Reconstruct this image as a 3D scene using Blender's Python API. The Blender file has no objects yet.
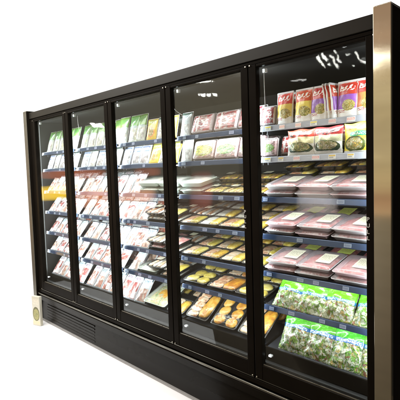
import bpy, bmesh, math, random
from mathutils import Vector, noise, Matrix
random.seed(7)
sc = bpy.context.scene
C = sc.collection
P = 0.78                      # door pitch
W = 0.117                     # width of the black post between two panes
ZT, ZB = 2.231, 0.427         # glass top and bottom
ZH = 2.335                    # top of the header

# ------------------------------------------------------------------ materials
def newmat(name):
    m = bpy.data.materials.new(name); m.use_nodes = True
    nt = m.node_tree; nt.nodes.clear()
    return m, nt
class G:
    """tiny node helper"""
    def __init__(s, nt): s.nt = nt
    def n(s, t, **k):
        x = s.nt.nodes.new(t)
        for a, b in k.items(): setattr(x, a, b)
        return x
    def l(s, a, b): s.nt.links.new(a, b)
    def put(s, sock, v):
        if isinstance(v, bpy.types.NodeSocket): s.l(v, sock)
        elif v is not None: sock.default_value = v
    def m(s, op, a, b=None, c=None):
        x = s.n('ShaderNodeMath', operation=op)
        s.put(x.inputs[0], a)
        if b is not None: s.put(x.inputs[1], b)
        if c is not None: s.put(x.inputs[2], c)
        return x.outputs[0]
    def mix(s, f, a, b):
        x = s.n('ShaderNodeMix', data_type='RGBA')
        s.put(x.inputs[0], f)
        s.put(x.inputs[6], a if isinstance(a, bpy.types.NodeSocket) else (*a, 1))
        s.put(x.inputs[7], b if isinstance(b, bpy.types.NodeSocket) else (*b, 1))
        return x.outputs[2]
    def ramp(s, f, stops, interp='LINEAR'):
        x = s.n('ShaderNodeValToRGB'); s.put(x.inputs[0], f)
        e = x.color_ramp; e.interpolation = interp
        while len(e.elements) < len(stops): e.elements.new(0.5)
        for el, (p, c) in zip(e.elements, stops): el.position = p; el.color = (*c, 1)
        return x.outputs[0]
    def rect(s, u, v, u0, v0, u1, v1):
        a = s.m('LESS_THAN', s.m('ABSOLUTE', s.m('SUBTRACT', u, (u0+u1)/2)), (u1-u0)/2)
        b = s.m('LESS_THAN', s.m('ABSOLUTE', s.m('SUBTRACT', v, (v0+v1)/2)), (v1-v0)/2)
        return s.m('MULTIPLY', a, b)
    def ell(s, u, v, cu, cv, ru, rv):
        a = s.m('POWER', s.m('ABSOLUTE', s.m('DIVIDE', s.m('SUBTRACT', u, cu), ru)), 2)
        b = s.m('POWER', s.m('ABSOLUTE', s.m('DIVIDE', s.m('SUBTRACT', v, cv), rv)), 2)
        return s.m('LESS_THAN', s.m('ADD', a, b), 1)
def bsdf(g, col, rough=.5, metal=0., coat=0., bump=None, spec=.5, trans=0.):
    b = g.n('ShaderNodeBsdfPrincipled'); o = g.n('ShaderNodeOutputMaterial')
    g.put(b.inputs['Base Color'], col if isinstance(col, bpy.types.NodeSocket) else (*col, 1))
    g.put(b.inputs['Roughness'], rough); b.inputs['Metallic'].default_value = metal
    b.inputs['Coat Weight'].default_value = coat; b.inputs['Coat Roughness'].default_value = .12
    b.inputs['Specular IOR Level'].default_value = spec
    if bump is not None: g.l(bump, b.inputs['Normal'])
    g.l(b.outputs[0], o.inputs[0])
    return b
def noisetex(g, scale, detail=3, coord='Object', stretch=None, rough=.5):
    tc = g.n('ShaderNodeTexCoord'); t = g.n('ShaderNodeTexNoise')
    t.inputs['Scale'].default_value = scale; t.inputs['Detail'].default_value = detail
    t.inputs['Roughness'].default_value = rough
    v = tc.outputs[coord]
    if stretch:
        mp = g.n('ShaderNodeMapping'); mp.inputs['Scale'].default_value = stretch
        g.l(v, mp.inputs[0]); v = mp.outputs[0]
    g.l(v, t.inputs[0])
    return t
def bumpn(g, h, strength=.3, dist=.002):
    b = g.n('ShaderNodeBump'); b.inputs['Strength'].default_value = strength
    b.inputs['Distance'].default_value = dist; g.l(h, b.inputs['Height'])
    return b.outputs[0]
def plain(name, c0, c1=None, rough=.5, metal=0., scale=30, coat=0., bstr=.15, bdist=.001, stretch=None, rvar=.1, spec=.5):
    m, nt = newmat(name); g = G(nt)
    t = noisetex(g, scale, 4, stretch=stretch)
    col = g.mix(t.outputs[0], c0, c1 or tuple(x*.8 for x in c0))
    r = g.m('MULTIPLY_ADD', t.outputs[0], rvar, rough-rvar/2)
    bsdf(g, col, r, metal, coat, bumpn(g, t.outputs[0], bstr, bdist), spec)
    return m

def printmat(name, base, layers, rough=.35, coat=.4, wrinkle=.5, wscale=14, warp=.012, back=None):
    """packaging print: layers drawn on the pack's own UV map.
    ('r',u0,v0,u1,v1,col) ('e',cu,cv,ru,rv,col) ('food',u0,v0,u1,v1,[cols],scale) ('efood',cu,cv,ru,rv,[cols],scale) ('scrib',u0,v0,u1,v1,col,scale)"""
    m, nt = newmat(name); g = G(nt)
    uv = g.n('ShaderNodeUVMap'); uv.uv_map = 'uv'
    oi = g.n('ShaderNodeObjectInfo')
    nz = g.n('ShaderNodeTexNoise'); nz.inputs['Scale'].default_value = 9; nz.inputs['Detail'].default_value = 3
    off = g.n('ShaderNodeVectorMath', operation='ADD'); g.l(uv.outputs[0], off.inputs[0])
    cmb = g.n('ShaderNodeCombineXYZ'); g.l(g.m('MULTIPLY', oi.outputs['Random'], 20), cmb.inputs[2]); g.l(cmb.outputs[0], off.inputs[1])
    g.l(off.outputs[0], nz.inputs[0])
    sep = g.n('ShaderNodeSeparateXYZ'); g.l(uv.outputs[0], sep.inputs[0])
    sc_ = g.n('ShaderNodeSeparateColor'); g.l(nz.outputs['Color'], sc_.inputs[0])
    u = g.m('MULTIPLY_ADD', g.m('SUBTRACT', sc_.outputs[0], .5), warp*4, sep.outputs[0])
    v = g.m('MULTIPLY_ADD', g.m('SUBTRACT', sc_.outputs[1], .5), warp*4, sep.outputs[1])
    col = g.mix(nz.outputs[0], base, tuple(x*.93 for x in base))
    for L in layers:
        k = L[0]
        mask = g.ell(u, v, *L[1:5]) if k in ('e', 'efood') else g.rect(u, v, *L[1:5])
        if k in ('food', 'efood'):
            vo = g.n('ShaderNodeTexVoronoi'); vo.inputs['Scale'].default_value = L[6]
            dv = g.n('ShaderNodeVectorMath', operation='MULTIPLY_ADD'); g.l(nz.outputs['Color'], dv.inputs[0]); dv.inputs[1].default_value = (.35, .2, 0); g.l(off.outputs[0], dv.inputs[2])
            g.l(dv.outputs[0], vo.inputs['Vector'])
            s2 = g.n('ShaderNodeSeparateColor'); g.l(vo.outputs['Color'], s2.inputs[0])
            n = len(L[5]); c = g.ramp(s2.outputs[0], [(i/n, q) for i, q in enumerate(L[5])], 'CONSTANT')
            c = g.mix(g.m('MULTIPLY', vo.outputs['Distance'], 1.1), c, tuple(q*.25 for q in L[5][0]))
        elif k == 'scrib':
            t = g.n('ShaderNodeTexNoise'); t.inputs['Scale'].default_value = L[6]; t.inputs['Detail'].default_value = 1
            mp = g.n('ShaderNodeMapping'); mp.inputs['Scale'].default_value = (1, 1.8, 1); mp.inputs['Rotation'].default_value = (0, 0, .25)
            g.l(uv.outputs[0], mp.inputs[0]); g.l(mp.outputs[0], t.inputs[0])
            mask = g.m('MULTIPLY', mask, g.m('GREATER_THAN', t.outputs[0], .5)); c = L[5]
        else: c = L[5]
        col = g.mix(mask, col, c)
    hs = g.n('ShaderNodeHueSaturation'); g.l(col, hs.inputs['Color'])
    g.l(g.m('MULTIPLY_ADD', oi.outputs['Random'], .03, .485), hs.inputs['Hue'])
    g.l(g.m('MULTIPLY_ADD', oi.outputs['Random'], .25, .85), hs.inputs['Value'])
    wr = g.n('ShaderNodeTexNoise'); wr.inputs['Scale'].default_value = wscale; wr.inputs['Detail'].default_value = 4
    wr.inputs['Distortion'].default_value = 1.2; g.l(off.outputs[0], wr.inputs[0])
    bsdf(g, hs.outputs[0], rough, 0, coat, bumpn(g, wr.outputs[0], wrinkle, .006))
    return m

def glassmat(name, tint=(1, 1, 1), refl=.6, milk=0., rough=.02, haze=(1, 1, 1), bump=0):
    m, nt = newmat(name); g = G(nt)
    tr = g.n('ShaderNodeBsdfTransparent'); tr.inputs[0].default_value = (*tint, 1)
    gl = g.n('ShaderNodeBsdfGlossy'); gl.inputs['Roughness'].default_value = rough
    fr = g.n('ShaderNodeFresnel'); fr.inputs[0].default_value = 1.52
    t = noisetex(g, 60 if bump else 2.5, 2)
    nb = bumpn(g, t.outputs[0], .5 if bump else .1, bump or .003)
    g.l(nb, gl.inputs['Normal'])
    if bump: g.l(nb, fr.inputs['Normal'])
    mx = g.n('ShaderNodeMixShader'); g.l(g.m('MULTIPLY', fr.outputs[0], refl), mx.inputs[0])
    src = tr.outputs[0]
    if milk:
        df = g.n('ShaderNodeBsdfDiffuse'); df.inputs[0].default_value = (*haze, 1)
        m2 = g.n('ShaderNodeMixShader'); m2.inputs[0].default_value = milk
        g.l(tr.outputs[0], m2.inputs[1]); g.l(df.outputs[0], m2.inputs[2]); src = m2.outputs[0]
    g.l(src, mx.inputs[1]); g.l(gl.outputs[0], mx.inputs[2])
    o = g.n('ShaderNodeOutputMaterial'); g.l(mx.outputs[0], o.inputs[0])
    return m
def emit(name, c, s):
    m, nt = newmat(name); g = G(nt)
    e = g.n('ShaderNodeEmission'); e.inputs[0].default_value = (*c, 1); e.inputs[1].default_value = s
    o = g.n('ShaderNodeOutputMaterial'); g.l(e.outputs[0], o.inputs[0])
    return m

BLACK = plain('black_coated_steel', (.006, .005, .004), (.010, .008, .006), .3, scale=6, rvar=.15, bdist=.0006, spec=.015)
HEADM = plain('dark_bronze_coated_steel', (.011, .010, .008), (.018, .016, .012), .42, scale=4, rvar=.2, spec=.12)
KICKM = plain('dark_kick_plate', (.004, .0032, .0024), (.009, .007, .005), .26, scale=8, stretch=(.3, 1, 1), rvar=.25, spec=.08)
SHADEBAND = plain('grey_shadow_band', (.32, .32, .32), (.22, .22, .22), .5, scale=12)
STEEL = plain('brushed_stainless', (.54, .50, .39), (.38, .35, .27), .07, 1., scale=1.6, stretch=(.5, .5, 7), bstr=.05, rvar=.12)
STEELDIM = plain('dimmed_stainless', (.20, .195, .17), (.13, .125, .105), .42, 1., scale=1.6, stretch=(.5, .5, 7), rvar=.12)  # left strip's stainless, darkened and roughened to dim its reflection
TRIMD = plain('dull_trim_metal', (.22, .21, .18), (.10, .095, .08), .3, 1., scale=9, rvar=.2)
STEELD = plain('pale_trim_metal', (.55, .52, .44), (.4, .38, .32), .3, 1., scale=20, rvar=.2)
LINER = plain('cabinet_liner', (.022, .022, .021), (.012, .012, .012), .6, scale=5)
SHELF = plain('dark_shelf_steel', (.016, .017, .022), (.028, .03, .036), .4, .2, scale=12)
RAIL = plain('blue_grey_price_channel', (.022, .042, .10), (.045, .075, .15), .18, .2, scale=7, stretch=(1, 1, 6), rvar=.2)
RAILW = plain('pale_price_channel', (.34, .37, .45), (.5, .52, .58), .25, scale=9, stretch=(1, 1, 5), rvar=.2)
WHITEP = plain('worn_white_lettering', (.62, .62, .62), (.35, .35, .35), .5, scale=90)
TAGW = printmat('price_tag_print', (.85, .8, .8), [('r', .05, .3, .95, .8, (.75, .25, .22)), ('scrib', .1, .35, .9, .75, (.95, .9, .9), 12)], wrinkle=.0)
TAGB = printmat('blue_white_tag_print', (.3, .36, .5), [('scrib', .1, .2, .9, .8, (.08, .1, .2), 10)], wrinkle=0)
TAGC = printmat('plain_price_tag_print', (.8, .8, .76), [('scrib', .1, .2, .7, .5, (.1, .1, .1), 16), ('r', .05, .6, .95, .9, (.8, .6, .1))], wrinkle=0)
GLASS = glassmat('door_glass', (.97, .985, .98), .10)
FILM = glassmat('clear_film', (.98, .985, .985), .55, .015, .08, (.95, .95, 1), .003)
MILKY = glassmat('frosted_lid', (.98, .96, .97), .9, .14, .1, (1, .84, .88), .003)
LED = emit('led_strip_light', (.88, .97, 1.), 37)
TRAYFILL = emit('tray_fill_light', (.97, 1., .98), 36)
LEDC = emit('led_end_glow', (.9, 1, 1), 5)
CLIPM = plain('clear_plastic_clip', (.7, .72, .75), (.5, .5, .52), .15, coat=.8)

# ------------------------------------------------------------------ mesh tools
def link_mesh(name, verts, faces, mat, parent=None, uvs=None, smooth=False, mats=None, fm=None):
    me = bpy.data.meshes.new(name); me.from_pydata([tuple(v) for v in verts], [], faces)
    if uvs is not None:
        ul = me.uv_layers.new(name='uv')
        for lp in me.loops: ul.data[lp.index].uv = uvs[lp.vertex_index]
    for mm in (mats or [mat]): me.materials.append(mm)
    if fm:
        for p, i in zip(me.polygons, fm): p.material_index = i
    if smooth:
        for p in me.polygons: p.use_smooth = True
    me.update()
    o = bpy.data.objects.new(name, me); C.objects.link(o)
    if parent: o.parent = parent
    return o
def boxes(name, bl, mat, parent=None, bevel=.0, seg=2):
    """bl: (x0,x1,y0,y1,z0,z1)[,rotx about its front lower edge]"""
    bm = bmesh.new()
    for b in bl:
        x0, x1, y0, y1, z0, z1 = b[:6]
        r = bmesh.ops.create_cube(bm, size=1)
        for v in r['verts']:
            v.co = Vector(((x0+x1)/2+v.co.x*(x1-x0), (y0+y1)/2+v.co.y*(y1-y0), (z0+z1)/2+v.co.z*(z1-z0)))
        if bevel:
            es = list({e for v in r['verts'] for e in v.link_edges})
            bmesh.ops.bevel(bm, geom=es, offset=bevel, segments=seg, profile=.5, affect='EDGES')
    me = bpy.data.meshes.new(name)
    ul = bm.loops.layers.uv.new('uv')
    b = bl[0]
    for f in bm.faces:
        for lp in f.loops:
            lp[ul].uv = ((lp.vert.co.x-b[0])/max(1e-6, b[1]-b[0]), (lp.vert.co.z-b[4])/max(1e-6, b[5]-b[4]))
    bm.to_mesh(me); bm.free()
    me.materials.append(mat)
    o = bpy.data.objects.new(name, me); C.objects.link(o)
    if parent: o.parent = parent
    return o
def rring(hx, hy, r, seg=4):
    pts = []
    for cx, cy, a0 in ((hx-r, hy-r, 0), (-hx+r, hy-r, 90), (-hx+r, -hy+r, 180), (hx-r, -hy+r, 270)):
        for i in range(seg+1):
            a = math.radians(a0+90*i/seg); pts.append((cx+r*math.cos(a), cy+r*math.sin(a)))
    return pts
def loft(name, rings, mat, parent=None, cap0=True, cap1=True, cx=0, cy=0, smooth=True):
    """rings: (hx,hy,r,z)"""
    V, F, U = [], [], []
    hx0 = max(q[0] for q in rings); hy0 = max(q[1] for q in rings)
    for hx, hy, r, z in rings:
        for x, y in rring(hx, hy, min(r, hx*.99, hy*.99)):
            V.append((cx+x, cy+y, z)); U.append((x/hx0/2+.5, y/hy0/2+.5))
    n = 20
    for k in range(len(rings)-1):
        for i in range(n):
            j = (i+1) % n
            F.append((k*n+i, k*n+j, (k+1)*n+j, (k+1)*n+i))
    if cap0: F.append(tuple(reversed(range(n))))
    if cap1: F.append(tuple(range((len(rings)-1)*n, len(rings)*n)))
    o = link_mesh(name, V, F, mat, parent, U)
    if smooth:
        for p in o.data.polygons: p.use_smooth = len(p.vertices) == 4
    return o
def pillow(name, w, h, t, mat, parent=None, nx=16, nz=20, seal=.06, seed=0, flat_bottom=False, wav=.15, lean=0, topwave=0):
    """upright sealed bag, origin at the middle of its lower edge, front towards -y"""
    V, U, F = [], [], []
    def th(u, v):
        a = max(0, 1-abs(2*u-1)**2.6); 
        vv = min(1, max(0, (v-seal)/(1-2*seal)))
        b = max(0, 1-abs(2*vv-1)**(3 if not flat_bottom else 2.2))
        if flat_bottom and v < .5: b = max(b, min(1, .75+v*.5))
        if v > 1-seal: b = 0
        return a*b
    for s in (0, 1):
        for j in range(nz+1):
            for i in range(nx+1):
                u, v = i/nx, j/nz
                d = th(u, v)
                e = 1+wav*noise.noise(Vector((u*5+seed, v*5, s*3)))*2.2
                y = (-1 if s == 0 else 1)*t/2*d*e
                ww = w*(1-.05*math.sin(math.pi*v))*(1+.02*noise.noise(Vector((seed, v*6, 0))))
                zz = h*v + (topwave*math.sin(u*9+seed)*v**4)
                V.append(((u-.5)*ww, y+.0005*(1 if s else -1)+.004*noise.noise(Vector((u*4, v*7, seed+9.1))), zz)); U.append((u, v))
    N = (nx+1)*(nz+1)
    for j in range(nz):
        for i in range(nx):
            a = j*(nx+1)+i
            F.append((a, a+1, a+nx+2, a+nx+1)); F.append((N+a, N+a+nx+1, N+a+nx+2, N+a+1))
    for i in range(nx):
        F.append((i, N+i, N+i+1, i+1)); a = nz*(nx+1)+i; F.append((a, a+1, N+a+1, N+a))
    for j in range(nz):
        a = j*(nx+1); b = a+nx+1; F.append((a, b, N+b, N+a)); a += nx; b += nx; F.append((a, N+a, N+b, b))
    return link_mesh(name, V, F, mat, parent, U, smooth=True)
def blob(name, cx, cy, cz, rx, ry, rz, mat, parent, seed=0, amp=.1, rot=0, n=16, m=8, p=1., sq=.62):
    V, F, U = [], [], []
    for j in range(m+1):
        th = math.pi*j/m
        for i in range(n):
            ph = 2*math.pi*i/n
            d = Vector((math.sin(th)*math.cos(ph), math.sin(th)*math.sin(ph), math.cos(th)))
            k = 1+amp*noise.noise(d*1.7+Vector((seed*3.1, 0, 0)))
            rr_ = math.hypot(d.x, d.y)+1e-6; fx = math.copysign(abs(d.x/rr_)**sq, d.x)*rr_**.8; fy = math.copysign(abs(d.y/rr_)**sq, d.y)*rr_**.8
            d = Vector((fx, fy, d.z))
            x, y, z = d.x*rx*k, d.y*ry*k, math.copysign(abs(d.z)**p, d.z)*rz*k
            c, s = math.cos(rot), math.sin(rot)
            V.append((cx+c*x-s*y, cy+s*x+c*y, cz+z)); U.append((.5+.5*d.x, .5+.5*d.y))
    for j in range(m):
        for i in range(n):
            k = (i+1) % n
            F.append((j*n+i, (j+1)*n+i, (j+1)*n+k, j*n+k))
    return link_mesh(name, V, F, mat, parent, U, smooth=True)
def join(name, objs, parent):
    """merge several shapes into the first one's mesh (one mesh object)"""
    bm = bmesh.new()
    mats = []
    for o in objs:
        n0 = len(bm.faces); mi = []
        for mm in o.data.materials:
            if mm not in mats: mats.append(mm)
            mi.append(mats.index(mm))
        bm.from_mesh(o.data); bm.faces.ensure_lookup_table()
        for f in bm.faces[n0:]: f.material_index = mi[f.material_index]
    me = bpy.data.meshes.new(name); bm.to_mesh(me); bm.free()
    for mm in mats: me.materials.append(mm)
    for o in objs: bpy.data.objects.remove(o)
    o = bpy.data.objects.new(name, me); C.objects.link(o); o.parent = parent
    return o
def empty(name, loc=(0, 0, 0)):
    o = bpy.data.objects.new(name, None); C.objects.link(o); o.location = loc
    o.empty_display_size = .05
    return o
def tree_copy(o, parent=None):
    c = o.copy(); C.objects.link(c); c.parent = parent
    for ch in list(KIDS(o)): tree_copy(ch, c)
    return c
def KIDS(o): return [x for x in C.objects if x.parent == o]

# ------------------------------------------------------------------ the refrigerated case
case = empty('display_fridge')
case['label'] = 'long black five-door refrigerated display case with stainless end strips and stocked shelves'
case['category'] = 'display fridge'

# end panels
for x0, x1, cx in ((-.150, -.068, -1), (3.895, 3.975, 1)):
    pn = boxes('end_panel', [(x0+.002, x1-.002, -.030, 1.02, -.038, 2.349)], BLACK, case, .003)
    boxes('steel_trim', [(x0, x1, -.0345, -.0305, -.036, 2.352), (x1-.003 if cx > 0 else x0, x1+.001 if cx > 0 else x0+.004, -.0305, -.012, -.036, 2.352)], STEEL if cx > 0 else STEELDIM, pn, .0012)
    boxes('top_trim', [(x0, x1, -.030, 1.02, 2.3495, 2.357)], STEELD, pn, .001)
boxes('header', [(-.066, 3.893, -.004, .10, 2.266, ZH), (-.066, 3.893, .102, 1.0, 2.29, 2.325)], HEADM, case, .003)
boxes("frame_surround", [(-.066, 3.893, .004, .09, 2.246, 2.262), (-.066, .0, .002, .038, .30, 2.244)], BLACK, case)
boxes('back_panel', [(-.066, 3.893, .93, .985, .0, 2.28)], LINER, case)
boxes('inner_canopy', [(-.06, 3.89, .12, .925, 2.235, 2.262)], LINER, case)
boxes('inner_deck', [(-.06, 3.89, .055, .925, .40, .425)], LINER, case)
for x in (-.064, 3.872): boxes('inner_side', [(x, x+.02, .10, .925, .43, 2.232)], LINER, case)
# lower body
boxes('sill', [(-.066, 3.893, -.006, .09, .296, .327)], BLACK, case, .003)
boxes('bumper_strip', [(-.066, 3.893, -.022, -.007, .278, .2925)], TRIMD, case, .004)
def slab(name, prof, x0, x1, mat, parent):
    n = len(prof); V = [(x0, y, z) for y, z in prof]+[(x1, y, z) for y, z in prof]
    F = [(i, (i+1) % n, n+(i+1) % n, n+i) for i in range(n)]+[tuple(reversed(range(n))), tuple(range(n, 2*n))]
    return link_mesh(name, V, F, mat, parent)
slab('kick_plate', [(-.004, .276), (.03, .276), (.05, -.004), (-.002, -.004), (-.002, .10), (.004, .204), (-.012, .214), (-.014, .262)], -.066, 3.893, KICKM, case)
lv = []
for k in range(6): lv.append((.12, 1.16, -.0045, -.001, .022+k*.03, .036+k*.03))
boxes('vent_louvre', lv, KICKM, case, .001)
boxes('floor_shadow_band', [(-.066, 3.893, .006, .06, -.039, -.006)], SHADEBAND, case)  # grey strip standing in for the floor shadow below the kick plate
# lower body sides so the case stands solid
boxes('lower_tank', [(-.066, 3.893, .06, .928, .0, .395)], LINER, case)

# LED strips and corner connectors behind every post
for k in range(6):
    x = k*P-.036 if 0 < k < 5 else (-.058 if k == 0 else 3.862)
    boxes('light_strip', [(x-.012, x+.012, .052, .066, .53, 2.20)], LED, case)
    boxes('post', [(k*P-.05 if k else -.06, k*P+.04 if k < 5 else 3.888, .0385, .0505, .33, 2.243)], BLACK, case)
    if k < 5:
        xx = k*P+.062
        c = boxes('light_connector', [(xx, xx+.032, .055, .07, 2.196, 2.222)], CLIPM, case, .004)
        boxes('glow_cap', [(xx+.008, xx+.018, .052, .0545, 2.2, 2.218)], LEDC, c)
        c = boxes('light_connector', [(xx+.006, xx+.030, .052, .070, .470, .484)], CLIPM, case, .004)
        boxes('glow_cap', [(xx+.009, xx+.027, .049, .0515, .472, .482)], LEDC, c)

def tube(name, pts, r, mat, parent):
    cu = bpy.data.curves.new(name, 'CURVE'); cu.dimensions = '3D'; cu.bevel_depth = r; cu.bevel_resolution = 2
    sp = cu.splines.new('NURBS'); sp.points.add(len(pts)-1)
    for p, q in zip(sp.points, pts): p.co = (*q, 1)
    sp.use_endpoint_u = True; sp.order_u = 3
    o = bpy.data.objects.new(name, cu); me = bpy.data.meshes.new_from_object(o)
    bpy.data.objects.remove(o)
    me.materials.append(mat)
    o = bpy.data.objects.new(name, me); C.objects.link(o); o.parent = parent
    for p in me.polygons: p.use_smooth = True
    return o
tube('lamp_wire', [(2.36, .075, 2.222), (2.33, .07, 2.22), (2.33, .06, 2.14), (2.38, .06, 2.07), (2.46, .06, 2.03)], .0022, CLIPM, case)
tube('lamp_wire', [(3.193, .06, 2.20), (3.194, .06, 2.1), (3.197, .06, 2.0)], .0022, CLIPM, case)
tube('lamp_wire', [(.925, .06, 2.20), (.92, .06, 2.12), (.95, .06, 2.05)], .0022, CLIPM, case)

# lettering
def letter_mesh():
    me_all = []
    for i, ch in enumerate('PULL'):
        cu = bpy.data.curves.new('t', 'FONT'); cu.body = ch; cu.size = .027; cu.align_x = 'CENTER'; cu.extrude = .0006
        cu.offset = .0006
        o = bpy.data.objects.new('t', cu); me = bpy.data.meshes.new_from_object(o); bpy.data.objects.remove(o)
        me.transform(Matrix.Translation((0, 0, -.031*i)) @ Matrix.Rotation(math.pi/2, 4, 'X'))
        me_all.append(me)
    bm = bmesh.new()
    for me in me_all: bm.from_mesh(me)
    me = bpy.data.meshes.new('pull_lettering'); bm.to_mesh(me); bm.free(); me.materials.append(WHITEP)
    return me
LET = letter_mesh()
def ring_frame(name, x0, x1, z0, z1, w, wt, wb, y0, y1, mat, parent):
    # four bars butted end to end
    return boxes(name, [(x0, x0+w, y0, y1, z0, z1), (x1-w, x1, y0, y1, z0, z1),
                        (x0+w, x1-w, y0+.0015, y1, z1-wt, z1), (x0+w, x1-w, y0+.0015, y1, z0, z0+wb)], mat, parent, .003)
for k in range(5):
    x0, x1 = k*P+.0035, (k+1)*P-.0035
    d = ring_frame('door', x0, x1, .332, 2.243, W/2-.0035, .014+.002, ZB-.332, 0, .034, BLACK, case)
    g = boxes('glass_pane', [(x0+.050, x1-.050, .017, .021, ZB-.006, ZT+.004)], GLASS, d)
    xa, xb = k*P+W/2, (k+1)*P-W/2
    boxes('gasket_trim', [(xa+.001, xb-.001, .0105, .0165, ZB+.001, ZB+.006)], STEELD, d)
    boxes('rail_trim', [(x0+.002, x1-.002, -.0045, -.0005, .334, .338)], TRIMD, d)
    for z in (2.2385, .345):
        for xx in (x0+.014, x1-.012):
            boxes('hinge_cap', [(xx-.005, xx+.005, -.007, -.0005, z-.004, z+.004)], STEELD, d, .002)
    o = bpy.data.objects.new('pull_lettering', LET); C.objects.link(o); o.parent = d
    o.location = (xb+.010, -.0012, 1.362)

# shelves
SZ = [1.883, 1.695, 1.453, 1.223, .99, .777, .515]
TILT = [2, 4, 13, 14, 13, 13, 11]
SY = .10
for b in range(5):
    for s in range(6):
        x0, x1 = b*P+.012, (b+1)*P-.012
        a = math.radians(TILT[s]); L = .52 if s > 1 else .40
        sh = boxes('shelf', [(x0, x1, 0, L, -.016, 0)], SHELF, case, .002)
        sh.location = (0, SY, SZ[s]); sh.rotation_euler = (a, 0, 0)
        rl = boxes('price_rail', [(x0+.002, x1-.002, -.010, -.0005, -.029, .005)], RAILW if (b == 4 and s < 2) else RAIL, sh, .003)
        rl.rotation_euler = (-a-.15, 0, 0)
        boxes('tray_fill_light', [(x0+.02, x1-.02, .014, .028, -.0215, -.0165)], TRAYFILL, sh)  # added glowing strip, hidden behind the rail, brightens the trays
        for xx in (x0+.004, x1-.010):
            q = boxes('bracket', [(xx, xx+.006, .05, L+.25, -.045, -.0165)], SHELF, sh)
        if (b == 4 and s < 2):
            n = 7
            for i in range(n):
                xt = x0+.03+i*(x1-x0-.1)/(n-1)+random.uniform(-.01, .01)
                t = boxes('price_tag', [(xt, xt+random.uniform(.036, .05), -.0125, -.0105, -.025, -.001)], random.choice((TAGW, TAGW, TAGC)), sh)
                t.rotation_euler = (-a-.15, 0, 0)
        if not (b == 4 and s < 2):
            for i in range(4):
                if random.random() < .25: continue
                xt = x0+.05+i*.165+random.uniform(-.04, .04)
                t = boxes('price_tag', [(xt, xt+random.uniform(.03, .045), -.0125, -.0105, -.022, -.002)], TAGB, sh)
                t.rotation_euler = (-a-.15, 0, 0)
    # bottom deck tray
    dk = boxes('deck_tray', [(b*P+.012, (b+1)*P-.012, 0, .6, -.012, 0)], SHELF, case, .002)
    dk.location = (0, .10, SZ[6]-.015); dk.rotation_euler = (math.radians(11), 0, 0)
    boxes('deck_front', [(b*P+.004, (b+1)*P-.004, .085, .097, .43, SZ[6]-.002)], BLACK, case, .003)
for k in range(1, 5):
    boxes('back_upright', [(k*P-.02, k*P+.02, .88, .928, .43, 2.23)], LINER, case)

# ------------------------------------------------------------------ products
WHT = (.8, .8, .8)
veg = [(.34, .60, .12), (.82, .85, .66), (.14, .38, .03), (.8, .82, .62), (.42, .12, .12), (.85, .86, .78), (.35, .58, .12), (.8, .6, .25), (.84, .85, .75), (.86, .88, .82)]
M_SALAD = printmat('salad_bag_print', WHT, [('food', 0, 0, 1, .62, veg, 15), ('r', 0, .54, 1, 1.1, (.12, .50, .02)), ('r', 0, .48, 1, .56, (.02, .2, .5)),
    ('scrib', .1, .495, .9, .55, (.7, .8, .9), 30), ('scrib', .25, .70, .8, .85, (.16, .5, .08), 9)], wrinkle=.8, wscale=7, coat=.8, rough=.25)
M_SALAD2 = printmat('dark_salad_bag_print', WHT, [('food', 0, 0, 1, .62, [tuple(c*.75 for c in q) for q in veg[2:]+veg[:2]], 19), ('r', 0, .64, 1, 1.1, (.08, .36, .03)), ('r', 0, .57, 1, .66, (.02, .15, .42)),
    ('scrib', .1, .585, .9, .645, (.7, .8, .9), 30), ('scrib', .2, .74, .85, .88, (.12, .42, .07), 9)], wrinkle=.9, wscale=7, coat=.9, rough=.22)
foody = [(.75, .52, .1), (.8, .65, .25), (.5, .3, .05), (.3, .35, .05), (.85, .75, .45)]
def pouchmat(n, top, mid):
    return printmat(n, (.85, .83, .8), [('r', .06, .62, .94, .95, top), ('scrib', .15, .72, .85, .88, (.9, .85, .8), 9), ('r', .06, .24, .94, .62, mid),
        ('efood', .6, .33, .3, .15, foody, 26), ('r', 0, 0, 1, .12, (.85, .85, .85)), ('scrib', .1, .14, .45, .22, (.4, .1, .1), 22)], wrinkle=.35, warp=.006)
M_PY = pouchmat('yellow_pouch_print', (.6, .03, .02), (.82, .6, .12))
M_PP = pouchmat('purple_pouch_print', (.5, .02, .03), (.25, .08, .42))
M_PR = pouchmat('orange_pouch_print', (.62, .03, .02), (.8, .25, .05))
def bagmat(n, mid, top=(.5, .04, .03)):
    return printmat(n, (.85, .85, .82), [('r', 0, .70, 1, 1.1, top), ('scrib', .12, .74, .8, .93, (.04, .02, .02), 7), ('scrib', .2, .78, .9, .9, (.85, .8, .75), 8),
        ('r', .02, .45, .98, .70, mid), ('e', .5, .28, .46, .22, (.02, .05, .02)), ('efood', .5, .33, .38, .16, [(.8, .7, .4), (.7, .6, .2), (.15, .3, .05), (.85, .8, .6)], 24),
        ('r', 0, -.1, 1, .14, (.85, .85, .82))], wrinkle=.45)
M_B1 = bagmat('cream_frozen_bag_print', (.75, .70, .42)); M_B2 = bagmat('olive_frozen_bag_print', (.55, .58, .38), (.42, .06, .03))
M_B3 = printmat('yellow_noodle_bag_print', (.85, .72, .08), [('scrib', .12, .78, .6, .93, (.6, .08, .03), 8), ('r', .22, .55, .8, .70, (.04, .42, .2)), ('scrib', .27, .58, .75, .67, (.85, .9, .8), 20),
        ('e', .35, .30, .34, .25, (.08, .1, .02)), ('efood', .35, .31, .28, .19, [(.85, .65, .25), (.8, .5, .1), (.3, .4, .1), (.85, .8, .6)], 26), ('e', .84, .5, .09, .12, (.03, .06, .4)), ('r', 0, -.1, 1, .08, WHT)], wrinkle=.4)
pinks = [(.60, .15, .12), (.66, .26, .22), (.72, .38, .32), (.42, .08, .07), (.76, .52, .46)]
M_C = {}
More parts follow.
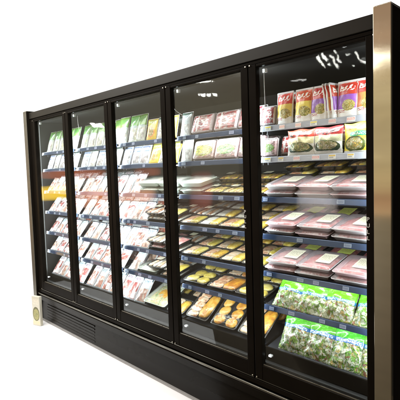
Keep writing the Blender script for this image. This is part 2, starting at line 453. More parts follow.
M_C['pink'] = printmat('sliced_ham_card', (.56, .56, .60), [('r', 0, .93, 1, 1.1, (.04, .07, .10)), ('food', .08, .05, .92, .70, pinks, 6), ('r', .1, .74, .9, .96, (.8, .8, .84)), ('scrib', .18, .80, .82, .92, (.35, .25, .35), 14), ('r', .55, .08, .9, .34, (.85, .83, .8)), ('scrib', .58, .12, .87, .3, (.3, .3, .35), 30)], wrinkle=.5, wscale=6, coat=.9, rough=.2)
M_C['pale'] = printmat('poultry_slice_card', (.50, .56, .60), [('r', 0, .86, 1, 1.1, (.05, .10, .14)), ('food', .08, .05, .92, .55, [(.68, .36, .28), (.74, .54, .45), (.66, .32, .26), (.74, .62, .55)], 5), ('r', .1, .6, .9, .95, (.78, .82, .84)), ('scrib', .2, .66, .8, .9, (.25, .4, .5), 12)], wrinkle=.5, wscale=6, coat=.9, rough=.2)
M_C['green'] = printmat('green_topped_card', (.54, .60, .54), [('r', 0, .60, 1, 1.1, (.16, .36, .05)), ('e', .5, .3, .35, .2, (.2, .25, .1)), ('scrib', .15, .72, .85, .93, (.1, .3, .08), 10), ('food', .1, .08, .9, .5, [(.82, .82, .76), (.75, .65, .55), (.8, .8, .8), (.6, .62, .4)], 8), ('scrib', .1, .52, .9, .62, (.3, .4, .45), 18)], wrinkle=.4, coat=.8)
M_C['blue'] = printmat('blue_white_card', (.50, .58, .68), [('r', .0, .0, .12, 1, (.05, .07, .12)), ('r', .08, .66, .92, .95, (.08, .14, .28)), ('scrib', .15, .74, .85, .9, (.85, .9, .95), 11), ('food', .1, .08, .9, .62, [(.8, .78, .78), (.72, .66, .66), (.84, .86, .9), (.5, .45, .5)], 8)], wrinkle=.5, coat=.9)
M_C['yellow'] = printmat('yellow_card', (.75, .55, .06), [('e', .5, .4, .36, .26, (.75, .3, .05)), ('efood', .5, .4, .28, .2, foody, 16), ('r', .08, .74, .92, .96, (.55, .62, .1)), ('scrib', .15, .78, .85, .92, (.85, .85, .75), 10)], wrinkle=.4, coat=.8)
M_C['white'] = printmat('white_card', (.52, .56, .56), [('r', 0, .9, 1, 1.1, (.06, .12, .10)), ('scrib', .15, .6, .85, .85, (.45, .5, .5), 12), ('food', .15, .1, .85, .5, [(.8, .76, .7), (.84, .82, .8), (.75, .7, .62)], 7)], wrinkle=.5, coat=.9)
M_C['warm'] = printmat('salami_card', (.58, .5, .42), [('r', 0, .9, 1, 1.1, (.2, .03, .02)), ('food', .08, .05, .92, .62, [(.7, .3, .2), (.78, .5, .36), (.6, .22, .16), (.8, .66, .5)], 7), ('r', .1, .66, .9, .95, (.78, .7, .6)), ('scrib', .2, .72, .8, .9, (.4, .15, .1), 12)], wrinkle=.5, coat=.9)
red_f = [(.62, .08, .06), (.75, .2, .14), (.8, .65, .6), (.55, .05, .05), (.7, .12, .1)]
M_RED = printmat('red_clamshell_fill', (.82, .72, .74), [('food', .08, .1, .92, .9, red_f, 9), ('e', .3, .5, .05, .45, (.85, .8, .8)), ('scrib', .2, .3, .8, .7, (.88, .85, .85), 7)], wrinkle=.9, wscale=8, coat=.9, rough=.2)
M_GRN = printmat('green_clamshell_fill', (.82, .62, .66), [('food', .06, .08, .94, .92, [(.72, .5, .5), (.8, .7, .68), (.7, .4, .42)], 12), ('efood', .5, .55, .40, .24, [(.3, .6, .15), (.55, .7, .2), (.4, .65, .25)], 9)], wrinkle=.9, wscale=8, coat=.9, rough=.2)
M_YLW = printmat('yellow_clamshell_fill', (.82, .68, .66), [('food', .06, .08, .94, .92, [(.75, .5, .4), (.8, .7, .6), (.7, .45, .35)], 12), ('efood', .5, .55, .44, .28, [(.7, .65, .08), (.5, .65, .12), (.8, .72, .2)], 9)], wrinkle=.9, wscale=8, coat=.9, rough=.2)
def foodmat(name, a, b, c, scale=25, rough=.35, coat=.5):
    m, nt = newmat(name); g = G(nt)
    t = noisetex(g, scale, 5, rough=.6); oi = g.n('ShaderNodeObjectInfo')
    f = g.m('ADD', t.outputs[0], g.m('MULTIPLY_ADD', oi.outputs['Random'], .2, -.1))
    col = g.ramp(f, [(.35, a), (.5, b), (.65, c)])
    bsdf(g, col, rough, 0, coat, bumpn(g, t.outputs[0], .7, .006))
    return m
MEAT = foodmat('raw_meat', (.60, .14, .14), (.76, .32, .30), (.84, .58, .54), 30)
HAM = foodmat('pale_ham_slice', (.5, .18, .08), (.82, .56, .34), (.86, .76, .58), 34)
TAN = foodmat('tan_slice', (.36, .16, .04), (.70, .40, .12), (.82, .62, .3), 32)
YEL = foodmat('yellow_slice', (.60, .32, .03), (.86, .60, .08), (.88, .74, .26), 34)
YG = foodmat('golden_piece', (.46, .34, .04), (.74, .58, .09), (.84, .74, .26), 28)
ORG = foodmat('orange_smoked_piece', (.56, .20, .01), (.84, .42, .03), (.88, .6, .14), 26)
WHF = foodmat('white_filling', (.75, .72, .62), (.82, .8, .74), (.85, .84, .8), 20)
GRF = foodmat('salad_filling', (.3, .4, .15), (.7, .7, .45), (.7, .4, .15), 35)
TRB = plain('black_food_tray', (.012, .012, .013), (.02, .02, .02), .25, coat=.5)
TRW = plain("white_food_tray", (.66, .64, .66), (.58, .55, .58), .35, coat=.4)
TRP = plain('pink_food_tray', (.8, .62, .66), (.76, .55, .6), .35, coat=.4)
TRG = plain('pale_green_tray', (.74, .8, .73), (.66, .74, .66), .3, coat=.5)
LABEL = printmat('pale_sticker', (.84, .82, .66), [('scrib', .1, .2, .9, .8, (.45, .42, .3), 14)], wrinkle=.05)
LABELY = printmat('lime_sticker', (.62, .66, .16), [('scrib', .1, .2, .9, .8, (.4, .4, .1), 14)], wrinkle=.05)
LABELW = printmat('white_sticker', (.84, .84, .84), [('scrib', .1, .15, .9, .85, (.3, .3, .3), 18)], wrinkle=.05)
CARDM = {k: v for k, v in M_C.items()}

TPL = {}
def T(kind): return TPL[kind]
def add_tpl(kind, name, cat, look, group, build):
    r = empty(name); r['category'] = cat; r['group'] = group
    build(r)
    TPL[kind] = dict(root=r, look=look, used=False)
def card(kind, matn, w, h, t, look):
    def b(r):
        body = pillow('sealed_pack', w, h, t, M_C[matn], r, 10, 12, .05, seed=len(TPL)*1.7, wav=.18)
        boxes('backing_card', [(-w/2-.002, w/2+.002, .002, .0045, -.001, h+.004)], TRW, r, .001)
    add_tpl(kind, 'meat_pack' if matn in ('pink', 'pale', 'warm') else 'food_pack', 'food pack', look, 'flat packs leaning on the shelves', b)
card('c_pink', 'pink', .132, .194, .024, 'pink sliced-meat pack')
card('c_pale', 'pale', .132, .194, .024, 'pale sliced-meat pack')
card('c_warm', 'warm', .130, .17, .024, 'reddish sliced-meat pack')
card('c_green', 'green', .136, .238, .030, 'green-topped white pack')
card('c_blue', 'blue', .134, .165, .028, 'blue-white flat pack')
card('c_yell', 'yellow', .13, .178, .03, 'yellow pack')
card('c_white', 'white', .112, .182, .03, 'plain white pack')
card('c_bigpink', 'pink', .135, .23, .035, 'large pink meat pack')
card('c_bigpale', 'pale', .135, .23, .035, 'large pale meat pack')
def pouch(kind, m, look, w=.124, h=.195):
    def b(r):
        pillow('printed_pouch', w, h, .045, m, r, 12, 16, .07, seed=len(TPL)*2.3, flat_bottom=True)
        boxes('top_seal', [(-w/2+.004, w/2-.004, -.0035, .0035, h-.008, h+.002)], TRW, r, .001)
    add_tpl(kind, 'food_pouch', 'food pouch', look, 'stand-up pouches on the top right shelf', b)
pouch('p_y', M_PY, 'red and yellow pouch'); pouch('p_p', M_PP, 'red and purple pouch'); pouch('p_r', M_PR, 'red and orange pouch')
def fbag(kind, m, look, w=.182, h=.152):
    def b(r):
        pillow('printed_bag', w, h, .06, m, r, 16, 14, .07, seed=len(TPL)*2.9, wav=.3, topwave=.004)
    add_tpl(kind, 'frozen_bag', 'food bag', look, 'printed bags on the second right shelf', b)
fbag('b_1', M_B1, 'red and cream bag'); fbag('b_2', M_B2, 'red and olive bag'); fbag('b_3', M_B3, 'yellow bag with green banner', .188, .158)
def sbag(kind, m, look, w, h):
    def b(r):
        pillow('filled_bag', w, h, .075, m, r, 18, 20, .05, seed=len(TPL)*3.7, wav=.35, topwave=.006)
        pillow('top_seal', w*.96, .012, .003, m, r, 12, 2, .0, seed=3).location = (0, 0, h-.004)
    add_tpl(kind, 'salad_bag', 'salad bag', look, 'green salad bags at the lower right', b)
sbag('s_1', M_SALAD, 'bright green salad bag', .192, .215); sbag('s_2', M_SALAD2, 'dark green salad bag', .194, .25)
def clam(kind, m, look, w=.225, h=.155):
    def b(r):
        tr = loft('tray', [(w/2-.012, h/2-.012, .01, .02), (w/2-.003, h/2-.003, .012, 0), (w/2, h/2, .014, -.002), (w/2-.004, h/2-.004, .012, -.004)], TRW, r, cap1=False)
        lid = loft('filled_lid', [(w/2-.006, h/2-.006, .012, -.002), (w/2-.012, h/2-.012, .014, -.022), (w/2-.022, h/2-.022, .014, -.028), (w/2-.05, h/2-.045, .02, -.029)], m, r)
        for o in (tr, lid): o.rotation_euler = (-math.pi/2, 0, 0); o.location = (0, 0, h/2)
        for o in (tr, lid):
            o.data.transform(Matrix.Translation((0, 0, 0)))
            o.scale = (1, 1, 1)
    add_tpl(kind, 'clear_clamshell', 'food box', look, 'filled clamshell boxes on the upper shelves', b)
# clamshell lofts run along local z; rotating by -90 about x turns local -z into -y (front) and local y into -z
clam('k_red', M_RED, 'red-filled clear clamshell'); clam('k_grn', M_GRN, 'green-centred pink-rimmed clamshell'); clam('k_yel', M_YLW, 'yellow-green clamshell', .222)
clam('k_rs', M_RED, 'small pink-rimmed pack', .115, .13); clam('k_gs', M_GRN, 'small green-centred pack', .12, .12)
def tray_shell(w, d, h, m, r):
    return loft('tray', [(w/2-.018, d/2-.018, .015, 0), (w/2-.006, d/2-.006, .018, h*.85), (w/2, d/2, .02, h*.9), (w/2, d/2, .02, h), (w/2-.008, d/2-.008, .018, h), (w/2-.012, d/2-.012, .016, h*.7), (w/2-.022, d/2-.022, .014, h*.35)], m, r, cy=d/2)
def slab_food(name, x0, x1, y0, y1, z, m, r, seed=0, h=.014, n=10):
    V, F, U = [], [], []
    for j in range(n+1):
        for i in range(n+1):
            u, v = i/n, j/n; e = (1-abs(2*u-1)**5)*(1-abs(2*v-1)**5)
            V.append((x0+(x1-x0)*u, y0+(y1-y0)*v, z+h*e*(1+.7*noise.noise(Vector((u*4+seed, v*4, 1))))-.006*(1-e))); U.append((u, v))
    for j in range(n):
        for i in range(n):
            a = j*(n+1)+i; F.append((a, a+1, a+n+2, a+n+1))
    return link_mesh(name, V, F, m, r, U, smooth=True)
def sticker(x0, x1, y0, y1, z, m, r):
    V = [(x0, y0, z), (x1, y0, z), (x1, y1, z), (x0, y1, z), (x0, y0, z-.0006), (x1, y0, z-.0006), (x1, y1, z-.0006), (x0, y1, z-.0006)]
    return link_mesh('sticker', V, [(0, 1, 2, 3), (7, 6, 5, 4), (0, 4, 5, 1), (1, 5, 6, 2), (2, 6, 7, 3), (3, 7, 4, 0)], m, r, [(0, 0), (1, 0), (1, 1), (0, 1)]*2)
def meat_tray(kind, shell, film, lab, look, w=.224, d=.235, h=.027, sx=.25):
    def b(r):
        tray_shell(w, d, h, shell, r)
        slab_food('meat', -w/2+.016, w/2-.016, .016, d-.016, h*.55, MEAT, r, len(TPL), .02)
        loft('lid', [(w/2-.002, d/2-.002, .02, h+.0006), (w/2-.012, d/2-.012, .02, h+.010), (w/2-.02, d/2-.02, .02, h+.0135)], film, r, cap0=False, cy=d/2)
        sticker(w*(sx-.28), w*(sx+.12), d*.25, d*.78, h+.0146, lab, r)
    add_tpl(kind, 'meat_tray', 'meat tray', look, 'wrapped meat trays behind the rightmost door', b)
meat_tray('m_a', TRW, MILKY, LABEL, 'pink meat tray'); meat_tray('m_b', TRP, MILKY, LABEL, 'rosy meat tray', sx=.2); meat_tray('m_c', TRB, FILM, LABELY, 'black meat tray with lime sticker')
def slice_tray(kind, left, right, look, w=.195, d=.16, h=.026, mode='half', shell=None):
    def b(r):
        tray_shell(w, d, h, shell or TRB, r)
        if mode == 'half':       # overlapping slices on the left, one oval piece on the right
            sl = []
            for i in range(5):
                y = .026+i*(d-.05)/4.6
                s = blob('s', -w*.23, y+.01, h*.8+.004*(i % 2), w*.225, .026, .007, left, None, i, .15)
                s.data.transform(Matrix.Translation((0, 0, 0))); sl.append(s)
            join('slices', sl, r)
            blob('oval_piece', w*.225, d*.5, h*.85, w*.225, d*.43, .018, right, r, 2, .12, -.12)
        elif mode == 'strips':
            sl = [blob('s', w*(-.33+.22*i), d*.5, h*.75, w*.10, d*.4, .011, left if i % 2 else right, None, i, .3, -.05+.04*i) for i in range(4)]
            join('slices', sl, r)
        elif mode == 'three':
            for i, (x, y) in enumerate(((-.24, .30), (.22, .28), (.16, .70), (-.22, .72))):
                blob('round_piece', w*x, d*y, h*.85, w*.225, d*.225, .015, right if i != 3 else left, r, i, .08, sq=1.)
        elif mode == 'six':
            for i in range(6):
                blob('round_piece', w*(-.23 if i % 2 else .23)*(1+.05*(i % 3)), d*(.2+.3*(i//2)), h*.85+.004*(i % 2), w*.21, d*.155, .012, left, r, i, .08, .2*i, sq=1.)
        elif mode == 'fill':
            slab_food('filling', -w/2+.016, w/2-.016, .016, d-.016, h*.6, left, r, 3, .02)
            blob('centre_piece', .0, d*.5, h*.9, w*.25, d*.2, .01, right, r, 5, .4)
        loft('lid', [(w/2-.003, d/2-.003, .02, h+.0006), (w/2-.012, d/2-.012, .02, h+.014), (w/2-.03, d/2-.03, .02, h+.018)], FILM, r, cap0=False, cy=d/2)
        if mode == 'strips': sticker(-w*.36, -w*.05, d*.55, d*.8, h+.0192, LABELW if mode == 'half' else LABEL, r)
    add_tpl(kind, 'food_tray', 'food tray', look, 'black trays of sliced food', b)
slice_tray('t_yt', YEL, TAN, 'tan and yellow sliced tray', mode='strips')
slice_tray('t_wy', WHF, YEL, 'black tray of pale slices')
slice_tray('t_hy', HAM, YG, 'black tray with yellow oval')
slice_tray('t_wo', HAM, YEL, 'black tray with golden oval')
slice_tray('t_yg', YG, YG, 'golden rounds tray', w=.25, d=.20, h=.032, mode='three')
slice_tray('t_ho', HAM, ORG, 'orange piece and slice tray', w=.26, d=.20, h=.032)
slice_tray('t_ro', HAM, ORG, 'orange slices and long piece tray', w=.235, d=.255, h=.034, mode='half')
slice_tray('t_rr', ORG, ORG, 'clear-wrapped orange rounds tray', w=.235, d=.255, h=.034, mode='six')
slice_tray('t_wh', WHF, WHF, 'big pale-green white tray', w=.25, d=.19, h=.034, mode='fill', shell=TRG)
slice_tray('t_wm', WHF, HAM, 'dark-rimmed tray of slices', w=.215, d=.19, h=.028, mode='strips')
slice_tray('t_sa', GRF, ORG, 'pale-rimmed salad tray', w=.285, d=.27, h=.036, mode='fill', shell=TRG)
slice_tray('t_re', MEAT, HAM, 'black tray of red meat', w=.2, d=.17, h=.028, mode='fill')

PLACED = []
SN = ['top', 'second', 'third', 'fourth', 'fifth', 'sixth', 'bottom']
DN = ['leftmost', 'second', 'middle', 'fourth', 'rightmost']
ORD = ['first', 'second', 'third', 'fourth', 'fifth', 'sixth', 'seventh', 'eighth', 'ninth', 'tenth', 'eleventh', 'twelfth']
def put(kind, s, x, dist=.012, lean=0, row=0, yaw=0, lift=0, jit=1):
    """dist: distance up the sloping shelf from its front edge; lean: degrees back from the shelf's normal; trays use lean=0"""
    t = TPL[kind]
    if not t['used']: r = t['root']; t['used'] = True
    else: r = tree_copy(t['root'])
    a = math.radians(TILT[s])
    z0 = SZ[s] if s < 6 else SZ[6]-.015
    y = SY+dist*math.cos(a)-lift*math.sin(a); z = z0+dist*math.sin(a)+lift*math.cos(a)+.0008
    r.location = (x+random.uniform(-.004, .004)*jit, y, z)
    r.rotation_euler = (a-math.radians(lean), 0, math.radians(yaw+random.uniform(-2.5, 2.5)*jit))
    PLACED.append((r, t['look'], s, min(4, max(0, int(x//P))), row, x, lift))
    return r
def run(kind, s, xs, **k):
    ks = kind if isinstance(kind, (list, tuple)) else [kind]
    for i, x in enumerate(xs): put(ks[i % len(ks)], s, x, **k)
def fr(a, b, n): return [a+(b-a)*(i+.5)/n for i in range(n)]
# ---- bays 1 and 2 (two left doors): leaning packs on every shelf
for b in (0, 1):
    x0, x1 = b*P+.03, (b+1)*P-.03
    run(['c_green', 'c_green', 'c_green', 'c_green'] if b == 0 else ['c_green'], 0, fr(x0, x1, 5), dist=.03, lean=18)
    run(['c_blue', 'c_white', 'c_blue'], 1, fr(x0, x1, 5), dist=.025, lean=24)
    run(['c_warm', 'c_pale'] if b == 0 else ['c_warm', 'c_pink', 'c_pale'], 2, fr(x0, x1, 5), dist=.02, lean=48)
    run(['c_pale', 'c_pink'], 3, fr(x0, x1, 5), dist=.015, lean=52)
    run(['c_pink', 'c_pale', 'c_pink'], 4, fr(x0, x1, 5), dist=.015, lean=52)
    run(['c_pale', 'c_pink', 'c_pink'], 5, fr(x0, x1, 5), dist=.015, lean=52)
    run(['c_bigpink', 'c_bigpale'], 6, fr(x0, x1, 5), dist=.02, lean=48)
    for s in range(7): run(['c_pale', 'c_pink'] if s > 1 else ['c_white', 'c_blue'], s, fr(x0, x1, 5), dist=.17 if s > 1 else .1, lean=50 if s > 1 else 20, row=1)
# ---- bay 3 (middle door)
x0, x1 = 2*P+.03, 3*P-.03
run('c_green', 0, fr(1.58-.24, 1.80, 3)[1:], dist=.03, lean=14); run(['c_green'], 0, [1.83], dist=.03, lean=14)
put('c_yell', 0, 1.985, dist=.03, lean=14); put('c_white', 0, 2.11, dist=.03, lean=14); put('c_yell', 0, 2.235, dist=.03, lean=14)
run('c_blue', 1, [1.61, 1.75, 1.87], dist=.025, lean=22); put('c_yell', 1, 2.0, dist=.03, lean=26); put('c_white', 1, 2.12, dist=.03, lean=26); put('c_yell', 1, 2.24, dist=.03, lean=26)
run(['c_pale', 'c_pink'], 2, [1.61, 1.74], dist=.02, lean=45); run('t_wh', 2, [1.945, 2.20], dist=.01); run('t_wh', 2, [1.945, 2.20], dist=.21, row=1)
run('t_wh', 2, [1.945, 2.20], dist=.012, lift=.056)
run(['c_pink', 'c_pale'], 3, [1.60, 1.72, 1.84], dist=.015, lean=52); run('t_wm', 3, [2.01, 2.215], dist=.01); run('t_wm', 3, [2.01, 2.215], dist=.185, row=1)
run(['c_pale', 'c_pink'], 4, [1.60, 1.72, 1.84], dist=.015, lean=52); run(['t_re', 't_wm'], 4, [2.01, 2.215], dist=.01); run(['t_re', 't_wm'], 4, [2.01, 2.215], dist=.185, row=1)
run(['c_bigpale'], 5, [1.66], dist=.015, lean=56); run(['t_wh', 't_wm'], 5, [1.87, 2.17], dist=.01); run(['t_wm', 't_wm'], 5, [1.87, 2.12], dist=.21, row=1)
run(['c_bigpink', 'c_bigpale'], 6, [1.60, 1.74], dist=.015, lean=46); run(['t_sa', 't_wo'], 6, [1.955, 2.22], dist=.02, lean=-14); run(['t_wo'], 6, [2.0, 2.22], dist=.29, row=1, lean=-14)
for s in range(2): run(['c_white', 'c_blue'], s, fr(x0, x1, 5), dist=.11, lean=20, row=1)
for s in (3, 4, 5): run(['t_wm', 't_hy'] if s != 4 else ['t_wm', 't_re'], s, [2.0, 2.22], dist=.012, lift=.048 if s < 5 else .052)
for s in (3, 4, 5): run(['c_pink', 'c_pale'], s, [1.60, 1.73, 1.86], dist=.15, lean=48, row=1 if s != 5 else 2)
# ---- bay 4
put('c_white', 0, 2.40, dist=.03, lean=14); run('k_red', 0, [2.575, 2.80, 3.02], dist=.04, lean=20); run('k_red', 0, [2.575, 2.80, 3.02], dist=.13, lean=32, row=1)
put('c_white', 1, 2.40, dist=.03, lean=14); run(['k_yel', 'k_grn', 'k_grn'], 1, [2.575, 2.80, 3.02], dist=.04, lean=20); run('k_grn', 1, [2.575, 2.80, 3.02], dist=.13, lean=32, row=1)
put('t_wh', 2, 2.46, dist=.01); put('t_wh', 2, 2.46, dist=.01, lift=.056); put('t_wh', 2, 2.46, dist=.20, lift=.0, row=1)
for r_ in range(3):
    run('t_yt', 2, [2.68, 2.865, 3.04][:3], dist=.008+.165*r_, row=r_)
    run(['t_hy', 't_wy', 't_wo', 't_wy'] if r_ == 0 else ['t_wm', 't_wy', 't_wy', 't_wo'], 3, [2.43, 2.63, 2.83, 3.025], dist=.008+.165*r_, row=r_)
    run(['t_hy', 't_wo', 't_wo', 't_hy'], 4, [2.43, 2.63, 2.83, 3.025], dist=.008+.165*r_, row=r_)
for r_ in range(2):
    run(['t_yg', 't_ho', 't_yg'], 5, [2.46, 2.735, 2.995], dist=.008+.21*r_, row=r_)
run(['t_ro', 't_rr', 't_ro'], 6, [2.47, 2.74, 2.995], dist=.03, lean=-26)
run(['t_ro', 't_rr', 't_ro'], 6, [2.47, 2.745, 2.995], dist=.26, lean=-30, row=1)
# ---- bay 5 (rightmost door)
for r_ in range(2):
    run(['p_y', 'p_y', 'p_p'], 0, [3.285, 3.408, 3.515], dist=.035+.07*r_, lean=7, row=r_)
    run(['p_p', 'p_r'], 0, [3.675, 3.79], dist=.035+.07*r_, lean=7, row=r_)
for i in range(3): put('p_r' if i % 2 else 'p_p', 0, 3.575+i*.022, dist=.07, lean=8, yaw=78)
put('k_rs', 0, 3.172, dist=.03, lean=12); put('k_gs', 1, 3.168, dist=.03, lean=12); put('k_rs', 1, 3.262, dist=.09, lean=20)
run(['b_1', 'b_2', 'b_3'], 1, [3.39, 3.565, 3.752], dist=.035, lean=8); run(['b_2', 'b_1', 'b_2'], 1, [3.385, 3.565, 3.745], dist=.11, lean=8, row=1)
for s in (2, 3, 4):
    for i, x in enumerate([3.245, 3.47, 3.695]):
        put(['m_a', 'm_b', 'm_a'][(i+s) % 3], s, x, dist=.004, jit=1.6)
        put(['m_b', 'm_a', 'm_a'][(i+s) % 3], s, x+.006, dist=.010, lift=.0415, jit=2.2)
        put('m_c', s, x, dist=.25, row=1)
run(['s_1', 's_1', 's_1', 's_1'], 5, [3.27, 3.44, 3.615, 3.80], dist=.012, lean=50, jit=1.5); run('s_1', 5, [3.35, 3.52, 3.70], dist=.15, lean=40, row=1, jit=1.5)
run(['s_2', 's_2', 's_2', 's_2'], 6, [3.30, 3.475, 3.65, 3.815], dist=.03, lean=40, jit=1.5); run('s_2', 6, [3.37, 3.55, 3.72], dist=.15, lean=38, row=1, jit=1.5)

for x in (3.245, 3.47, 3.695): put('t_wo', 2, x, dist=.26, lift=.052, row=1); put('t_yt', 2, x-.02, dist=.25, lift=.10, row=2)
for x in (2.68, 2.865, 3.04): put('t_yt', 2, x, dist=.175, lift=.048, row=3)
# labels: each item counted from the left within its row, shelf and door
cells = {}
for rec in PLACED: cells.setdefault((rec[2], rec[3], rec[4], rec[6] > 0), []).append(rec)
for (s, b, row, lifted), L in cells.items():
    L.sort(key=lambda q: q[5])
    stacked = (s, b, row, True) in cells
    for i, (r, look, *_x) in enumerate(L):
        pos = ORD[i]+' from left' if len(L) > 1 else 'the only one'
        rw = {0: 'front row', 1: 'second row', 2: 'third row', 3: 'upper rear row'}[row]
        if lifted: rw = 'stacked on top'
        elif stacked: rw = 'front row underneath'
        r['label'] = f"{look}, {pos}, {rw}, {SN[s]} shelf, {DN[b]} door"
for k, t in TPL.items():
    if not t['used']:
        for ch in KIDS(t['root']): bpy.data.objects.remove(ch)
        bpy.data.objects.remove(t['root'])

# ------------------------------------------------------------------ small upright carton at the left foot
CARTON = printmat('carton_print', (.56, .53, .44), [('r', 0, .0, 1, .2, (.56, .53, .42)), ('e', .5, .40, .44, .24, (.10, .09, .02)), ('e', .5, .38, .36, .19, (.30, .28, .08)), ('scrib', .2, .3, .8, .48, (.2, .2, .05), 9),
    ('scrib', .15, .72, .85, .9, (.7, .62, .5), 10), ('scrib', .1, .05, .9, .16, (.75, .6, .3), 14)], wrinkle=.05, warp=.004)
cb = boxes('carton', [(-.06, .06, -.018, .018, 0, .33)], CARTON, None, .003)
cb.location = (.085, -.10, -.0385); cb.rotation_euler = (0, math.radians(0), math.radians(18))
cb['label'] = 'tall slim cream carton with olive oval emblem standing at the left foot of the fridge'; cb['category'] = 'carton'

# ------------------------------------------------------------------ floor
def floor_mesh(name, x0, x1, y0, y1, z, m):
    o = link_mesh(name, [(x0, y0, z), (x1, y0, z), (x1, y1, z), (x0, y1, z)], [(0, 1, 2, 3)], m)
    o['kind'] = 'structure'; return o
FW = plain('white_floor', (.86, .86, .86), (.82, .82, .82), .6, scale=3)
FD = plain('dark_aisle_floor', (.10, .085, .06), (.06, .05, .035), .3, scale=5)
fl = link_mesh('floor', [(-1.6, -1.0, -.04), (-.6, -1.06, -.04), (1.65, -1.06, -.04), (2.85, 0.0, -.04), (2.85, 1.04, -.04), (-1.6, 1.04, -.04)], [(0, 1, 2, 3, 4, 5)], FW); fl['kind'] = 'structure'
fl = link_mesh('aisle_floor', [(-4, -1.0, -.044), (-4, -12, -.044), (12, -12, -.044), (12, 1.04, -.044), (2.7, 1.04, -.044), (2.7, -.14, -.044), (1.6, -1.0, -.044)], [(0, 1, 2, 3, 4, 5, 6)], FD); fl['kind'] = 'structure'

# ------------------------------------------------------------------ world: the white behind, the warm store in front
w = bpy.data.worlds.new('World'); sc.world = w; w.use_nodes = True
nt = w.node_tree; nt.nodes.clear(); g = G(nt)
tc = g.n('ShaderNodeTexCoord'); sp = g.n('ShaderNodeSeparateXYZ'); g.l(tc.outputs['Generated'], sp.inputs[0])
X, Y, Z = sp.outputs
zz = g.m('MULTIPLY_ADD', Z, .5, .5)
def zs(z): return z*.5+.5
store = g.ramp(zz, [(zs(-1), (.06, .05, .03)), (zs(-.40), (.14, .12, .06)), (zs(-.3), (.30, .26, .13)), (zs(-.2), (.62, .52, .27)), (zs(-.16), (.95, .80, .45)), (zs(-.12), (.80, .62, .36)), (zs(-.10), (.95, .62, .38)), (zs(-.07), (.62, .36, .22)),
    (zs(-.05), (.95, .72, .42)), (zs(.0), (.82, .66, .40)), (zs(.02), (1.05, .86, .55)), (zs(.12), (.86, .70, .44)), (zs(.135), (1.05, .88, .58)), (zs(.205), (.95, .74, .48)), (zs(.213), (1.9, 1.7, 1.4)), (zs(.219), (1.9, 1.7, 1.4)), (zs(.227), (.62, .44, .32)), (zs(.26), (.80, .56, .41)), (zs(.30), (.66, .46, .34)), (1, (.2, .18, .15))])
tn = g.n('ShaderNodeTexNoise'); tn.inputs['Scale'].default_value = 9; tn.inputs['Detail'].default_value = 3
g.l(tc.outputs['Generated'], tn.inputs[0])
store = g.mix(g.m('MULTIPLY', g.m('GREATER_THAN', tn.outputs[0], .6), .15), store, (.12, .09, .06))
col = store
# store world brightened towards -x so the left panes reflect more
far = g.ramp(g.m('MULTIPLY', X, -1), [(.5, (0, 0, 0)), (.72, (.25, .25, .25)), (.9, (1, 1, 1))])
cool = g.ramp(zz, [(zs(-.3), (.12, .11, .09)), (zs(-.1), (.5, .42, .36)), (zs(.05), (1., .96, .8)), (zs(.3), (.9, .84, .66))])
col = g.mix(far, col, cool)
tb = g.n('ShaderNodeTexNoise'); tb.inputs['Scale'].default_value = 95; g.l(tc.outputs['Generated'], tb.inputs[0])
XS = g.m('MULTIPLY_ADD', g.m('SUBTRACT', Z, .22), .35, g.m('MULTIPLY_ADD', g.m('SUBTRACT', tb.outputs[0], .5), .012, X))
ZS = g.m('MULTIPLY_ADD', g.m('SUBTRACT', tb.outputs[0], .5), .012, Z)
def zone(x0, x1, z0, z1, c, s):
    global col
    m_ = g.m('MULTIPLY', g.rect(XS, ZS, x0, z0, x1, z1), g.m('GREATER_THAN', tb.outputs[0], .42))
    col = g.mix(m_, col, tuple(q*s for q in c))
def glow(cx, cz, rx, rz, c, s):
    global col
    a = g.m('POWER', g.m('DIVIDE', g.m('SUBTRACT', X, cx), rx), 4); b_ = g.m('POWER', g.m('DIVIDE', g.m('SUBTRACT', Z, cz), rz), 4)
    m_ = g.m('MULTIPLY', g.m('MAXIMUM', g.m('SUBTRACT', 1, g.m('ADD', a, b_)), 0), g.m('MINIMUM', g.m('MULTIPLY', tn.outputs[0], 1.6), 1))
    col = g.mix(m_, col, tuple(q*s for q in c))
glow(-.908, -.040, .022, .017, (1, .62, .04), 13)
glow(-.868, -.055, .022, .022, (1, .36, .16), 9)
glow(-.815, -.055, .028, .016, (1, .45, .25), 8)
glow(-.885, .0, .035, .010, (1, .3, .15), 5)
glow(-.80, .0, .02, .01, (1, .35, .2), 4)
glow(-.72, -.05, .02, .05, (1, .35, .25), 3)
glow(-.515, -.13, .04, .11, (1, .84, .76), 34)
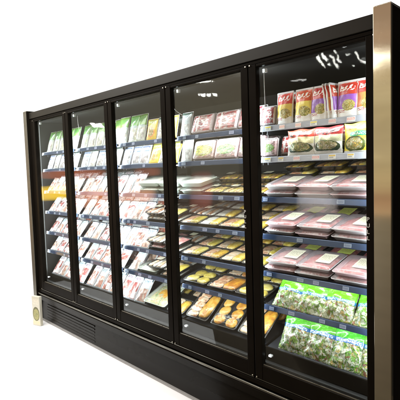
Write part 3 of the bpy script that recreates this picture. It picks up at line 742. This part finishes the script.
# ceiling lamps reflected in the glass and on the steel strip
for (x0, x1, z0, z1, s) in [(-.43, -.36, .216, .221, 3), (-.497, -.492, .208, .235, 28), (-.485, -.481, .213, .24, 28), (-.473, -.469, .208, .235, 24), (-.463, -.460, .215, .242, 26),
        (-.449, -.437, .246, .249, 28), (-.447, -.437, .229, .232, 22), (-.444, -.440, .206, .210, 20), (-.428, -.425, .215, .236, 30), (-.427, -.414, .210, .215, 30),
        (-.728, -.70, .166, .170, 8), (-.90, -.888, .103, .112, 12), (-.72, -.69, .195, .198, 5), (-.56, -.535, .188, .191, 10)]:
    zone(x0, x1, z0, z1, (1, .98, .92), s*5)
white = g.m('MULTIPLY', g.m('GREATER_THAN', Y, -.02), g.m('LESS_THAN', X, .05))
col = g.mix(white, col, (1.25, 1.25, 1.25))
right = g.m('MULTIPLY', g.m('GREATER_THAN', X, .05), g.m('GREATER_THAN', Y, -.2))
col = g.mix(right, col, (.02, .018, .015))
bg = g.n('ShaderNodeBackground'); g.l(col, bg.inputs[0]); bg.inputs[1].default_value = 1
wo = g.n('ShaderNodeOutputWorld'); g.l(bg.outputs[0], wo.inputs[0])

# added fill light, whitens the floor at the left
ld = bpy.data.lights.new('floor_fill', 'AREA'); ld.shape = 'RECTANGLE'; ld.size = 4; ld.size_y = 2.5; ld.energy = 260; ld.color = (1, .99, .97)
lo = bpy.data.objects.new('floor_fill', ld); C.objects.link(lo); lo.location = (.2, -1.2, 3.4); lo.rotation_euler = (math.radians(6), 0, 0)

# ------------------------------------------------------------------ camera
cd = bpy.data.cameras.new('camera'); cam = bpy.data.objects.new('camera', cd); C.objects.link(cam)
cd.sensor_width = 36; cd.lens = 432.265/400*36; cd.clip_end = 200; cd.clip_start = .05
yaw, pitch, roll = .809, -.069, -.032
cy, sy, cp, s_ = math.cos(yaw), math.sin(yaw), math.cos(pitch), math.sin(pitch)
f = Vector((-sy*cp, cy*cp, s_)); r = Vector((cy, sy, 0)); u = r.cross(f)
r2 = r*math.cos(roll)+u*math.sin(roll); u2 = -r*math.sin(roll)+u*math.cos(roll)
M = Matrix((r2, u2, -f)).transposed().to_4x4(); M.translation = (4.80, -2.029, 1.635)
cam.matrix_world = M
sc.camera = cam

sc.view_settings.view_transform = 'Standard'; sc.view_settings.look = 'None'; sc.view_settings.gamma = 1; sc.view_settings.exposure = 0
sc.render.engine = 'CYCLES'
sc.cycles.max_bounces = 8; sc.cycles.transparent_max_bounces = 24; sc.cycles.sample_clamp_indirect = 6
sc.cycles.use_denoising = True; sc.cycles.caustics_reflective = False; sc.cycles.caustics_refractive = False
